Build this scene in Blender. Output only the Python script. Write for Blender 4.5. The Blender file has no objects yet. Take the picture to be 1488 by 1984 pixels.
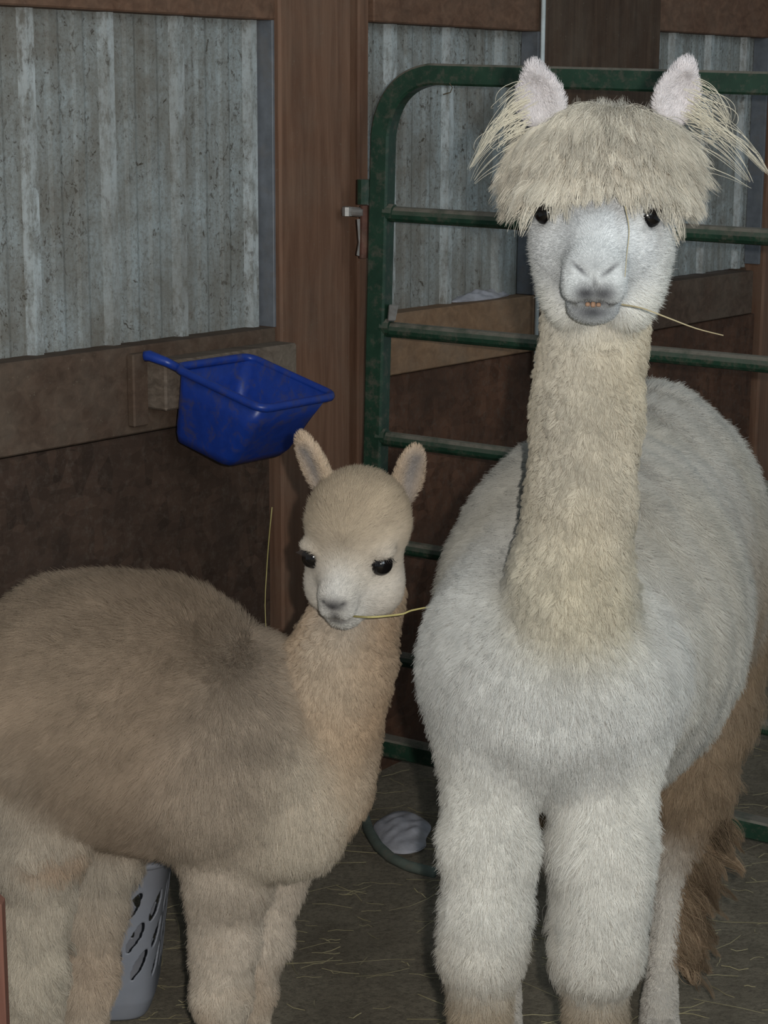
import bpy, bmesh, math, random
import numpy as np
import openvdb
from mathutils import Vector, Matrix, kdtree

random.seed(7)
rng = np.random.default_rng(11)
scene = bpy.context.scene
COL = scene.collection

# ------------------------------------------------------------------ camera, light, exposure
CAM_H, PITCH, ROLL, FPX = 1.5, math.radians(12.05), math.radians(0.3), 3700.0
cam_data = bpy.data.cameras.new('camera')
cam = bpy.data.objects.new('camera', cam_data)
COL.objects.link(cam)
cam.location = (0, 0, CAM_H)
cam.rotation_mode = 'QUATERNION'
cam.rotation_quaternion = (Matrix.Rotation(math.pi/2-PITCH, 3, 'X') @ Matrix.Rotation(ROLL, 3, 'Z')).to_quaternion()
cam_data.sensor_fit = 'VERTICAL'
cam_data.sensor_height = 24.0
cam_data.lens = FPX/1984*24.0
cam_data.clip_start = 0.05
scene.camera = cam

world = bpy.data.worlds.new('barn_air')
scene.world = world
world.use_nodes = True
world.node_tree.nodes['Background'].inputs['Color'].default_value = (0.80, 0.92, 1.0, 1)
world.node_tree.nodes['Background'].inputs['Strength'].default_value = 0.22

def light(name, kind, loc, energy, color, size, look=None):
    l = bpy.data.lights.new(name, kind); l.energy = energy; l.color = color
    if kind == 'AREA': l.size = size
    else: l.shadow_soft_size = size
    o = bpy.data.objects.new(name, l); COL.objects.link(o); o.location = loc
    if look is not None:
        o.rotation_euler = (Vector(look)-Vector(loc)).to_track_quat('-Z', 'Y').to_euler()
    return o
light('camera_flash', 'POINT', (0.075, 0.02, 1.53), 178.0, (1.0, 0.97, 0.93), 0.012)
light('unseen_daylight_fill', 'AREA', (2.2, -2.5, 3.2), 110.0, (0.80, 0.92, 1.0), 2.2, (0, 4, 1.0))  # unseen area lamp for bluish daylight, set behind and above the camera

scene.view_settings.view_transform = 'Standard'
scene.view_settings.look = 'None'
scene.view_settings.gamma = 1.0
scene.view_settings.use_curve_mapping = False
scene.view_settings.exposure = 0.0
scene.cycles.max_bounces = 6
scene.cycles.diffuse_bounces = 3
scene.cycles.glossy_bounces = 2
scene.cycles.use_denoising = True

# ------------------------------------------------------------------ measuring: a pixel of the photograph at a real distance
def ray(px, py):
    c, s = math.cos(ROLL), math.sin(ROLL)
    a = (px-744)*c+(992-py)*s*-1*-1; b = (992-py)*c-(px-744)*s
    return np.array([a, math.cos(PITCH)*FPX+math.sin(PITCH)*b, -math.sin(PITCH)*FPX+math.cos(PITCH)*b])
def at(px, py, Y):
    r = ray(px, py)
    return np.array([0, 0, CAM_H])+r*(Y/r[1])
def mpp(px, py, Y):            # metres per pixel there
    return Y/ray(px, py)[1]
W0 = np.array([-.102, 4.1]); WD = np.array([.616, .788]); WN = np.array([.788, -.616])   # the wall: origin, along, out of it
def wp(s, d, z):
    q = W0+WD*s+WN*d
    return Vector((q[0], q[1], z))
def wall_hit(px, py, d):
    r = ray(px, py); o = W0+WN*d; t = (o@WN)/(r[:2]@WN)
    p = np.array([0, 0, CAM_H])+r*t
    return float((p[:2]-W0)@WD), float(p[2])
GN = np.array([.458, .889]); GO = np.array([at(728, 400, 4.03)[0], 4.03])
def gate_hit(px, py, out=0.0):
    r = ray(px, py); o = GO-GN*out; t = (o@GN)/(r[:2]@GN)
    return Vector(np.array([0, 0, CAM_H])+r*t)
def floor_hit(px, py, z=0.0):
    r = ray(px, py); t = (z-CAM_H)/r[2]
    return Vector(np.array([0, 0, CAM_H])+r*t)

# ------------------------------------------------------------------ materials
def nodes_of(m):
    m.use_nodes = True
    nt = m.node_tree
    for n in list(nt.nodes): nt.nodes.remove(n)
    return nt
def N(nt, t, **kw):
    n = nt.nodes.new(t)
    for k, v in kw.items():
        if k in n.inputs.keys() if isinstance(k, str) and hasattr(n.inputs, 'keys') else False: n.inputs[k].default_value = v
        else: setattr(n, k, v)
    return n
def ramp(nt, fac, stops, mode='LINEAR'):
    r = nt.nodes.new('ShaderNodeValToRGB'); r.color_ramp.interpolation = mode
    el = r.color_ramp.elements
    while len(el) < len(stops): el.new(0.5)
    for e, (p, c) in zip(el, stops):
        e.position = p; e.color = (*c, 1) if len(c) == 3 else c
    nt.links.new(fac, r.inputs[0]); return r.outputs[0]
def mixc(nt, fac, a, b, mode='MIX'):
    m = nt.nodes.new('ShaderNodeMix'); m.data_type = 'RGBA'; m.blend_type = mode
    for sock, v in ((m.inputs[0], fac), (m.inputs[6], a), (m.inputs[7], b)):
        if hasattr(v, 'is_linked') or hasattr(v, 'links'): nt.links.new(v, sock)
        elif isinstance(v, (int, float)): sock.default_value = v
        else: sock.default_value = (*v, 1) if len(v) == 3 else v
    return m.outputs[2]
def noise(nt, vec, scale, detail=4, rough=.55, dist=0):
    n = nt.nodes.new('ShaderNodeTexNoise'); n.inputs['Scale'].default_value = scale
    n.inputs['Detail'].default_value = detail; n.inputs['Roughness'].default_value = rough
    n.inputs['Distortion'].default_value = dist
    nt.links.new(vec, n.inputs['Vector']); return n.outputs[0]
def coords(nt, scale=(1, 1, 1), kind='Object', rot=(0, 0, 0)):
    c = nt.nodes.new('ShaderNodeTexCoord'); m = nt.nodes.new('ShaderNodeMapping')
    m.inputs['Scale'].default_value = scale; m.inputs['Rotation'].default_value = rot
    nt.links.new(c.outputs[kind], m.inputs[0]); return m.outputs[0]
def finish(nt, col, rough=.7, spec=.3, bump=None, bstr=.3, bdist=.01, metal=0):
    b = nt.nodes.new('ShaderNodeBsdfPrincipled'); o = nt.nodes.new('ShaderNodeOutputMaterial')
    if hasattr(col, 'links'): nt.links.new(col, b.inputs['Base Color'])
    else: b.inputs['Base Color'].default_value = (*col, 1)
    if hasattr(rough, 'links'): nt.links.new(rough, b.inputs['Roughness'])
    else: b.inputs['Roughness'].default_value = rough
    b.inputs['Specular IOR Level'].default_value = spec; b.inputs['Metallic'].default_value = metal
    if bump is not None:
        bp = nt.nodes.new('ShaderNodeBump'); bp.inputs['Strength'].default_value = bstr; bp.inputs['Distance'].default_value = bdist
        nt.links.new(bump, bp.inputs['Height']); nt.links.new(bp.outputs[0], b.inputs['Normal'])
    nt.links.new(b.outputs[0], o.inputs[0]); return b

WALL_ROT = -math.atan2(WD[1], WD[0])
def wood_mat(name, dark, lite, along='z', dust=0.25, grain=1.0):
    m = bpy.data.materials.new(name); nt = nodes_of(m)
    sc = {'z': (9, 9, .7), 's': (.7, 9, 9)}[along]
    v = coords(nt, sc, rot=(0, 0, WALL_ROT) if along == 's' else (0, 0, 0))
    w = noise(nt, v, 5*grain, 6, .6, .6)
    c = ramp(nt, w, [(0.25, dark), (0.5, tuple((a+b)/2 for a, b in zip(dark, lite))), (0.72, lite)])
    v2 = coords(nt)
    d = noise(nt, v2, 7, 5, .65)
    df = ramp(nt, d, [(0.42, (0, 0, 0)), (0.75, (dust,)*3)])
    c = mixc(nt, df, c, (.20, .17, .13))
    sp = noise(nt, v2, 130, 3, .7)
    sf = ramp(nt, sp, [(0.66, (0, 0, 0)), (0.72, (.5,)*3)])
    c = mixc(nt, sf, c, (.22, .19, .14))
    finish(nt, c, .75, .2, w, .35, .004); return m
def osb_mat(name, dark, lite):
    m = bpy.data.materials.new(name); nt = nodes_of(m)
    out = None
    v = coords(nt, (16, 16, 40), rot=(.6, .2, WALL_ROT)); v3 = coords(nt, (30, 30, 12), rot=(-.4, .7, WALL_ROT))
    vo = nt.nodes.new('ShaderNodeTexVoronoi'); vo.inputs['Scale'].default_value = 1.6; nt.links.new(v, vo.inputs['Vector'])
    vo2 = nt.nodes.new('ShaderNodeTexVoronoi'); vo2.inputs['Scale'].default_value = 1.3; nt.links.new(v3, vo2.inputs['Vector'])
    c1 = mixc(nt, .5, vo.outputs['Color'], vo2.outputs['Color'])
    bw = nt.nodes.new('ShaderNodeRGBToBW'); nt.links.new(c1, bw.inputs[0])
    c = ramp(nt, bw.outputs[0], [(0.1, dark), (0.5, tuple((a+b)/2 for a, b in zip(dark, lite))), (0.95, lite)])
    n = noise(nt, coords(nt), 60, 6, .8)
    c = mixc(nt, ramp(nt, n, [(.50, (0, 0, 0)), (.70, (.55,)*3)]), c, (.12, .095, .075))
    c = mixc(nt, ramp(nt, noise(nt, coords(nt), 5, 5, .7), [(.40, (0, 0, 0)), (.65, (.6,)*3)]), c, (.038, .026, .020))
    finish(nt, c, .8, .15, bw.outputs[0], .3, .003); return m
def plain_mat(name, col, rough=.6, spec=.3, vary=.15, dirt=None, dirt_amt=.5, metal=0, scale=30):
    m = bpy.data.materials.new(name); nt = nodes_of(m); v = coords(nt)
    n = noise(nt, v, scale, 5, .6)
    c = ramp(nt, n, [(.3, tuple(x*(1-vary) for x in col)), (.7, tuple(min(1, x*(1+vary)) for x in col))])
    if dirt:
        n2 = noise(nt, v, scale*.5, 6, .7, .5)
        c = mixc(nt, ramp(nt, n2, [(.5, (0, 0, 0)), (.66, (dirt_amt,)*3)]), c, dirt)
    finish(nt, c, rough, spec, n, .15, .002, metal); return m

M = {}
M['wood_red'] = wood_mat('stained_post_wood', (.105, .052, .032), (.21, .115, .072))
M['wood_dark'] = wood_mat('dark_board_wood', (.045, .027, .018), (.10, .062, .040))
M['wood_girt'] = wood_mat('girt_board_wood', (.060, .038, .026), (.12, .078, .054), 's', .35)
M['wood_tan'] = wood_mat('tan_girt_wood', (.16, .095, .055), (.27, .165, .095), 's', .4)
M['wood_header'] = wood_mat('header_board_wood', (.09, .048, .030), (.19, .105, .066), 's', .2)
M['wood_block'] = wood_mat('weathered_block_wood', (.08, .06, .045), (.22, .17, .13), 's', .5, 1.6)
M['osb'] = osb_mat('dirty_strand_board', (.032, .020, .014), (.088, .054, .038))
M['osb_red'] = osb_mat('reddish_strand_board', (.055, .026, .015), (.135, .068, .042))

def siding_mat(name, rib_dim=1.0):
    m = bpy.data.materials.new(name); nt = nodes_of(m); v = coords(nt)
    base = mixc(nt, noise(nt, coords(nt, (6, 6, .5)), 3, 4), (.52, .565, .565), (.63, .68, .67))
    streak = noise(nt, coords(nt, (22, 22, 1.0)), 1.3, 6, .7, .3)
    c = mixc(nt, ramp(nt, streak, [(.42, (0, 0, 0)), (.66, (.60,)*3)]), base, (.32, .29, .24))
    blot = noise(nt, v, 4.5, 7, .72, .4)
    c = mixc(nt, ramp(nt, blot, [(.42, (0, 0, 0)), (.62, (.72,)*3)]), c, (.30, .27, .22))
    grime = noise(nt, v, 130, 4, .85)
    c = mixc(nt, ramp(nt, grime, [(.46, (0, 0, 0)), (.62, (.50,)*3)]), c, (.24, .21, .165))
    patchy = ramp(nt, noise(nt, v, 2.3, 3, .6), [(.40, (.35,)*3), (.60, (1, 1, 1))])
    fleck = noise(nt, coords(nt, (1, 1, .6)), 85, 3, .8, .9)
    c = mixc(nt, mixc(nt, 1.0, ramp(nt, fleck, [(.58, (0, 0, 0)), (.63, (.9,)*3)]), patchy, 'MULTIPLY'), c, (.115, .092, .065))
    fl2 = noise(nt, coords(nt, (1, 1, .8)), 34, 4, .85, 1.0)
    c = mixc(nt, ramp(nt, fl2, [(.63, (0, 0, 0)), (.67, (.9,)*3)]), c, (.105, .082, .055))
    if rib_dim < 1: c = mixc(nt, mixc(nt, 1.0, ramp(nt, noise(nt, coords(nt, (3, 3, 1)), 16, 6, .8), [(.42, (0, 0, 0)), (.56, (1, 1, 1))]), mixc(nt, 1.0, patchy, (1.1-rib_dim,)*3, 'MULTIPLY'), 'MULTIPLY'), c, (.86, .91, .91))
    finish(nt, c, .42, .5, fleck, .12, .002); return m
M['siding'] = siding_mat('dusty_painted_siding')
M['siding_rib'] = siding_mat('lit_rib_paint', .35)  # streaky near-white ribs, their lit brightness put into the colour
M['strip_shade'] = plain_mat('grey_shade_strip', (.14, .15, .165), .5, .4, .2, (.14, .12, .1), .4)  # dark grey holding the shade beside the posts in its colour
M['white_paint'] = plain_mat('white_painted_steel', (.55, .60, .60), .5, .3, .1, (.3, .27, .22), .3)

def gate_mat():
    m = bpy.data.materials.new('green_gate_paint'); nt = nodes_of(m); v = coords(nt)
    n = noise(nt, v, 22, 5, .6)
    c = ramp(nt, n, [(.3, (.009, .030, .017)), (.7, (.018, .052, .030))])
    g = nt.nodes.new('ShaderNodeNewGeometry'); s = nt.nodes.new('ShaderNodeSeparateXYZ'); nt.links.new(g.outputs['Normal'], s.inputs[0])
    up = ramp(nt, s.outputs[2], [(.15, (0, 0, 0)), (.6, (1.0,)*3)])
    dn = ramp(nt, noise(nt, v, 14, 6, .7), [(.34, (.35,)*3), (.52, (1, 1, 1))])
    f = mixc(nt, 1.0, up, dn, 'MULTIPLY')
    c = mixc(nt, f, c, (.16, .145, .115))
    c = mixc(nt, ramp(nt, noise(nt, v, 45, 6, .75), [(.50, (0, 0, 0)), (.66, (.6,)*3)]), c, (.10, .085, .065))
    finish(nt, c, .42, .4, n, .1, .001); return m
M['gate'] = gate_mat()
M['steel'] = plain_mat('galvanised_steel', (.32, .31, .29), .45, .5, .25, (.18, .14, .1), .5, .5)
M['rust'] = plain_mat('rusty_pin_steel', (.11, .05, .035), .7, .3, .4, (.2, .15, .1), .5)

def soil_mat():
    m = bpy.data.materials.new('packed_barn_dirt'); nt = nodes_of(m); v = coords(nt)
    n = noise(nt, v, 6, 8, .7); n2 = noise(nt, v, 90, 6, .8)
    c = ramp(nt, n, [(.3, (.175, .150, .110)), (.7, (.31, .27, .20))])
    c = mixc(nt, ramp(nt, n2, [(.35, (.7,)*3), (.55, (0, 0, 0))]), c, (.10, .086, .066))
    c = mixc(nt, ramp(nt, n2, [(.60, (0, 0, 0)), (.75, (.6,)*3)]), c, (.36, .32, .23))
    finish(nt, c, .95, .1, n2, .8, .01); return m
M['soil'] = soil_mat()
def hay_mat(name, a, b):
    m = bpy.data.materials.new(name); nt = nodes_of(m)
    c = ramp(nt, noise(nt, coords(nt), 9, 3), [(.3, a), (.7, b)])
    finish(nt, c, .5, .4); return m
M['hay'] = hay_mat('dry_hay', (.20, .17, .09), (.40, .35, .20))
M['straw'] = hay_mat('yellow_straw', (.36, .30, .10), (.62, .54, .24))
M['straw_dull'] = hay_mat('dull_straw', (.25, .20, .11), (.42, .36, .22))
M['twig'] = hay_mat('brown_twig', (.05, .035, .02), (.12, .09, .05))
M['blue'] = plain_mat('blue_feeder_plastic', (.010, .040, .26), .38, .45, .12, (.075, .062, .06), .6, scale=55)
M['grey_plastic'] = plain_mat('grey_basket_plastic', (.20, .208, .232), .45, .4, .05, (.2, .19, .19), .2)
M['bag'] = plain_mat('white_crumpled_plastic', (.36, .355, .38), .5, .3, .2, (.22, .2, .18), .5)
M['hose'] = plain_mat('dusty_green_hose', (.10, .12, .10), .8, .2, .2, (.15, .135, .105), .9)
M['redwood'] = wood_mat('red_brown_board', (.15, .060, .042), (.27, .115, .08))
M['horn'] = plain_mat('dark_toenail', (.05, .045, .04), .5, .4)
M['tooth'] = plain_mat('stained_tooth', (.24, .14, .085), .4, .4)
def eye_mat():
    m = bpy.data.materials.new('wet_dark_eye'); nt = nodes_of(m)
    finish(nt, (.004, .003, .003), .11, .7)
    return m
M['eye'] = eye_mat()
M['lid'] = plain_mat('dark_eyelid_skin', (.035, .03, .028), .6, .3)

def skin_mat():
    m = bpy.data.materials.new('animal_undercoat'); nt = nodes_of(m)
    a = nt.nodes.new('ShaderNodeAttribute'); a.attribute_name = 'coat'
    n = noise(nt, coords(nt), 120, 4, .7)
    c = mixc(nt, 1.0, a.outputs['Color'], ramp(nt, n, [(.3, (.72,)*3), (.7, (1, 1, 1))]), 'MULTIPLY')
    finish(nt, c, .9, .05, n, .4, .002); return m
M['skin'] = skin_mat()
def hair_mat():
    m = bpy.data.materials.new('animal_fleece'); nt = nodes_of(m)
    a = nt.nodes.new('ShaderNodeAttribute'); a.attribute_name = 'coat'
    r = nt.nodes.new('ShaderNodeAttribute'); r.attribute_name = 'root_normal'
    g = nt.nodes.new('ShaderNodeNewGeometry')
    mx = nt.nodes.new('ShaderNodeMix'); mx.data_type = 'VECTOR'; mx.inputs[0].default_value = .55
    nt.links.new(g.outputs['Normal'], mx.inputs[4]); nt.links.new(r.outputs['Vector'], mx.inputs[5])
    nm = nt.nodes.new('ShaderNodeVectorMath'); nm.operation = 'NORMALIZE'; nt.links.new(mx.outputs[1], nm.inputs[0])
    d = nt.nodes.new('ShaderNodeBsdfDiffuse'); o = nt.nodes.new('ShaderNodeOutputMaterial')
    nt.links.new(a.outputs['Color'], d.inputs['Color']); nt.links.new(nm.outputs[0], d.inputs['Normal'])
    nt.links.new(d.outputs[0], o.inputs[0]); return m
M['hair'] = hair_mat()

# ------------------------------------------------------------------ mesh helpers
def link(name, mesh, mat, parent=None):
    o = bpy.data.objects.new(name, mesh); COL.objects.link(o)
    if mat is not None: mesh.materials.append(mat)
    if parent is not None: o.parent = parent
    return o
def bm_obj(name, bm, mat, parent=None, smooth=False):
    me = bpy.data.meshes.new(name); bm.normal_update(); bm.to_mesh(me); bm.free()
    if smooth:
        for p in me.polygons: p.use_smooth = True
    return link(name, me, mat, parent)
def tag(o, label=None, cat=None, group=None, kind=None):
    if label: o['label'] = label
    if cat: o['category'] = cat
    if group: o['group'] = group
    if kind: o['kind'] = kind
    return o
def empty(name, loc=(0, 0, 0)):
    o = bpy.data.objects.new(name, None); COL.objects.link(o); o.location = loc; o.empty_display_size = .05
    bpy.context.view_layer.update(); return o
def child(o, parent):          # geometry is in world space: undo the parent's own offset
    o.parent = parent; o.matrix_parent_inverse = Matrix.Translation(parent.location).inverted(); return o
def hexa(bm, c8, bevel=0.0):
    vs = [bm.verts.new(c) for c in c8]
    fs = [bm.faces.new([vs[i] for i in f]) for f in ((0, 3, 2, 1), (4, 5, 6, 7), (0, 1, 5, 4), (1, 2, 6, 5), (2, 3, 7, 6), (3, 0, 4, 7))]
    if bevel:
        es = {e for f in fs for e in f.edges}
        bmesh.ops.bevel(bm, geom=list(es), offset=bevel, segments=1, affect='EDGES')
def wall_box(bm, s0, s1, d0, d1, z0, z1, bevel=.003):
    hexa(bm, [wp(s0, d0, z0), wp(s0, d1, z0), wp(s1, d1, z0), wp(s1, d0, z0), wp(s0, d0, z1), wp(s0, d1, z1), wp(s1, d1, z1), wp(s1, d0, z1)], bevel)
def wall_piece(name, mat, parent, *a, bevel=.003):
    bm = bmesh.new(); wall_box(bm, *a, bevel=bevel); bmesh.ops.recalc_face_normals(bm, faces=bm.faces)
    return child(bm_obj(name, bm, mat), parent)
def sweep(bm, pts, radii, n=8, up=None, square=False, caps=True):
    pts = [Vector(p) for p in pts]; rings = []
    if not isinstance(radii, (list, tuple)): radii = [radii]*len(pts)
    ref = Vector(up) if up is not None else Vector((0, 0, 1))
    prev = None
    for i, p in enumerate(pts):
        t = ((pts[min(i+1, len(pts)-1)]-p).normalized()+(p-pts[max(i-1, 0)]).normalized()).normalized()
        if prev is None:
            a = t.cross(ref)
            if a.length < 1e-3: a = t.cross(Vector((1, 0, 0)))
            a.normalize()
        else:
            a = (prev-t*prev.dot(t)).normalized()
        prev = a; b = a.cross(t).normalized(); r = radii[i]
        if square:
            k = .8; prof = [(1, k), (k, 1), (-k, 1), (-1, k), (-1, -k), (-k, -1), (k, -1), (1, -k)]
            ring = [bm.verts.new(p+a*x*r+b*y*r) for x, y in prof]
        else:
            ring = [bm.verts.new(p+a*math.cos(2*math.pi*j/n)*r+b*math.sin(2*math.pi*j/n)*r) for j in range(n)]
        rings.append(ring)
    m = len(rings[0])
    for r0, r1 in zip(rings, rings[1:]):
        for j in range(m): bm.faces.new([r0[j], r0[(j+1) % m], r1[(j+1) % m], r1[j]])
    if caps:
        bm.faces.new(rings[0][::-1]); bm.faces.new(rings[-1])
    bmesh.ops.recalc_face_normals(bm, faces=bm.faces)

# ------------------------------------------------------------------ the setting: floor and wall
fx, fy = np.meshgrid(np.linspace(-2.6, 3.2, 150), np.linspace(-.6, 7.0, 190), indexing='ij')
def snoise(x, y, f, s):
    r = np.random.default_rng(s); o = np.zeros_like(x)
    for _ in range(7):
        a = r.uniform(0, 6.28); k = f*r.uniform(.6, 1.6); o += np.sin(x*k*math.cos(a)+y*k*math.sin(a)+r.uniform(0, 6.28))
    return o/7
fz = -.004+.012*snoise(fx, fy, 9, 1)+.006*snoise(fx, fy, 33, 2)+.003*snoise(fx, fy, 80, 3)-.012
nx, ny = fx.shape
fverts = np.stack([fx, fy, fz], -1).reshape(-1, 3)
idx = np.arange(nx*ny).reshape(nx, ny)
ff = np.stack([idx[:-1, :-1], idx[1:, :-1], idx[1:, 1:], idx[:-1, 1:]], -1).reshape(-1, 4)
me = bpy.data.meshes.new('floor'); me.from_pydata(fverts.tolist(), [], ff.tolist())
me.polygons.foreach_set('use_smooth', [True]*len(me.polygons))
tag(link('floor', me, M['soil']), kind='structure', label='packed brown dirt barn floor')

wall = empty('wall_back', wp(0, 0, 0)); tag(wall, 'barn wall of grey ribbed metal siding, brown posts and strand board', kind='structure')
SD = -.055
def siding_panel(s0, s1, ribs, z0=1.035, z1=1.70):
    prof = []
    def add(s, d): prof.append((s, SD+d))
    add(s0, 0)
    ev = []
    for r in ribs: ev.append((r, .017, .009, .008))
    rs = sorted(ribs)
    for a, b in zip(rs, rs[1:]):
        for t in (.34, .66): ev.append((a+(b-a)*t, .0028, .009, .008))
    if rs:
        ev += [(rs[0]-.070, .0028, .009, .008), (rs[-1]+.070, .0028, .009, .008)]
    for (c, h, w, sl) in sorted(ev):
        if c-w-sl < s0 or c+w+sl > s1: continue
        add(c-w-sl, 0); add(c-w, h); add(c+w, h); add(c+w+sl, 0)
    add(s1, 0)
    bm = bmesh.new(); A = []
    for s, d in prof:
        A.append((bm.verts.new(wp(s, d, z0)), bm.verts.new(wp(s, d, z1))))
    for k, ((a, b), (c, e)) in enumerate(zip(A, A[1:])):
        f = bm.faces.new([a, c, e, b])
        if max(prof[k][1], prof[k+1][1]) > SD+.010: f.material_index = 1
    bmesh.ops.solidify(bm, geom=bm.faces[:], thickness=.002)
    o = child(bm_obj('siding_panel', bm, M['siding']), wall); o.data.materials.append(M['siding_rib']); return o
RX = [wall_hit(x, 300, SD+.015)[0] for x in (57, 210, 345, 485, 754, 865, 965, 1150, 1295, 1364, 1432)]
siding_panel(-1.75, RX[0]-.09, [RX[0]-.8, RX[0]-.6, RX[0]-.4, RX[0]-.2])
siding_panel(RX[0]-.10, -.06, RX[:4])
siding_panel(.05, RX[6]+.10, RX[4:7])
siding_panel(RX[6]+.09, RX[7]+.10, [RX[7]])
siding_panel(RX[7]+.09, 2.02, RX[8:11])
siding_panel(2.01, 3.0, [2.15, 2.36, 2.57, 2.78])
# outer face of the framing is the plane d = 0
wall_piece('header_board', M['wood_header'], wall, -2.0, -.190, -.11, 0, 1.664, 2.45)
wall_piece('header_board', M['wood_header'], wall, .125, .760, -.11, -.002, 1.672, 2.45)
wall_piece('header_board', M['wood_header'], wall, 1.335, 2.6, -.11, -.005, 1.692, 2.45)
wall_piece('girt_board', M['wood_girt'], wall, -2.0, -.200, -.113, 0, .878, 1.047)
wall_piece('girt_board', M['wood_tan'], wall, .122, .764, -.113, 0, .905, 1.043)
wall_piece('girt_board', M['wood_girt'], wall, 1.335, 1.915, -.113, 0, .905, 1.030)
wall_piece('osb_panel', M['osb'], wall, -2.0, -.215, -.05, -.006, -.05, .874)
wall_piece('osb_panel', M['osb_red'], wall, .122, .762, -.05, -.006, -.05, .902)
wall_piece('osb_panel', M['osb_red'], wall, 1.335, 1.945, -.05, -.006, -.05, .902)
wall_piece('osb_panel', M['osb'], wall, 2.06, 3.2, -.05, -.006, -.05, .902)
wall_piece('post', M['wood_red'], wall, -.197, .004, -.11, .012, -.05, 2.45, bevel=.005)
wall_piece('batten_and_gap', M['wood_red'], wall, .010, .050, -.10, -.004, -.05, 2.45, bevel=.004)
wall_piece('batten_and_gap', M['wood_dark'], wall, .052, .084, -.13, -.095, -.05, 2.45)  # groove backed with dark wood so its shade reads deeper
wall_piece('batten_and_gap', M['wood_red'], wall, .086, .121, -.10, -.012, -.05, 2.45, bevel=.004)
wall_piece('post', M['wood_dark'], wall, .766, 1.150, -.11, .012, -.05, 2.45, bevel=.006)
wall_piece('post', M['wood_dark'], wall, 1.158, 1.333, -.11, 0, -.05, 2.45, bevel=.006)
wall_piece('post', M['wood_red'], wall, 1.958, 2.06, -.11, .012, -.05, 2.45, bevel=.006)
wall_piece('side_shade_strip', M['strip_shade'], wall, -.204, -.1965, -.050, -.002, 1.048, 1.664, bevel=.001)  # thin strips on the post sides, painted dark for the shade there
wall_piece('side_shade_strip', M['strip_shade'], wall, .756, .7655, -.050, -.002, 1.044, 1.672, bevel=.001)
wall_piece('side_shade_strip', M['strip_shade'], wall, 1.949, 1.9575, -.050, -.002, 1.046, 1.692, bevel=.001)
wall_piece('batten_and_gap', M['wood_dark'], wall, 1.905, 1.955, -.113, -.045, .60, 1.035)  # dark board built in place of a shadow gap between boards
# block on the girt that carries the feeder, and the short upright beside it
wall_piece('block', M['wood_block'], wall, -.585, -.200, .001, .058, .925, 1.020, bevel=.004)
wall_piece('block', M['wood_girt'], wall, -.632, -.592, .001, .020, .895, 1.035)

# ------------------------------------------------------------------ white rod on the far post
bm = bmesh.new()
sweep(bm, [wp(.728, .03, 2.45), wp(.728, .03, 1.5), wp(.728, .03, .86)], .0055, 8)
tag(bm_obj('white_rod', bm, M['white_paint'], smooth=True), 'thin white upright rod in front of the dark wooden post behind the gate', 'rod')
# dusty plastic lying on the girt behind the gate
def crumple(name, mat, cx, dirx, diry, hx, hy, hz, seed, nx_=34, ny_=24):
    r = np.random.default_rng(seed); u, v = np.meshgrid(np.linspace(-1, 1, nx_), np.linspace(-1, 1, ny_), indexing='ij')
    rr = np.sqrt(u*u+v*v); env = np.clip(1-rr**2.5, 0, 1)
    h = np.zeros_like(u)
    for _ in range(9):
        a = r.uniform(0, 6.28); k = r.uniform(3, 9); h += np.abs(np.sin(u*k*math.cos(a)+v*k*math.sin(a)+r.uniform(0, 6)))*r.uniform(.4, 1)
    h = h/4.0*env
    bm = bmesh.new(); top = {}
    bot = {}
    for i in range(nx_):
        for j in range(ny_):
            s = 1/max(1, rr[i, j])
            p = Vector(cx)+Vector(dirx)*u[i, j]*hx*s*(1+.1*math.sin(5*v[i, j]))+Vector(diry)*v[i, j]*hy*s
            top[i, j] = bm.verts.new(p+Vector((0, 0, hz*h[i, j]+.002)))
            bot[i, j] = bm.verts.new(p-Vector((0, 0, .001)))
    for i in range(nx_-1):
        for j in range(ny_-1):
            bm.faces.new([top[i, j], top[i+1, j], top[i+1, j+1], top[i, j+1]])
            bm.faces.new([bot[i, j], bot[i, j+1], bot[i+1, j+1], bot[i+1, j]])
    for i in range(nx_-1):
        bm.faces.new([top[i, 0], bot[i, 0], bot[i+1, 0], top[i+1, 0]]); bm.faces.new([top[i, ny_-1], top[i+1, ny_-1], bot[i+1, ny_-1], bot[i, ny_-1]])
    for j in range(ny_-1):
        bm.faces.new([top[0, j], top[0, j+1], bot[0, j+1], bot[0, j]]); bm.faces.new([top[nx_-1, j], bot[nx_-1, j], bot[nx_-1, j+1], top[nx_-1, j+1]])
    bmesh.ops.recalc_face_normals(bm, faces=bm.faces)
    return bm_obj(name, bm, mat, smooth=True)
tag(crumple('plastic_sheet', M['bag'], wp(.60, -.055, 1.0445), (WD[0], WD[1], 0), (WN[0], WN[1], 0), .11, .035, .016, 3),
    'dusty crumpled plastic sheet lying on the girt ledge behind the gate', 'plastic sheet')
p = floor_hit(786, 1605); p2 = floor_hit(700, 1605)
tag(crumple('plastic_bag', M['bag'], (p.x, p.y, -.008), (1, 0, 0), (0, 1, 0), .058, .12, .018, 8),
    'white crumpled plastic bag lying on the dirt beside the hose', 'bag')
bm = bmesh.new()
hp = [floor_hit(*q, z=.012) for q in ((690, 1500), (702, 1545), (712, 1580), (722, 1612), (740, 1640), (765, 1662), (800, 1678), (850, 1690))]
sweep(bm, hp, .011, 10)
tag(bm_obj('garden_hose', bm, M['hose'], smooth=True), 'dusty green hose curving over the dirt between the two animals', 'hose')

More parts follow.
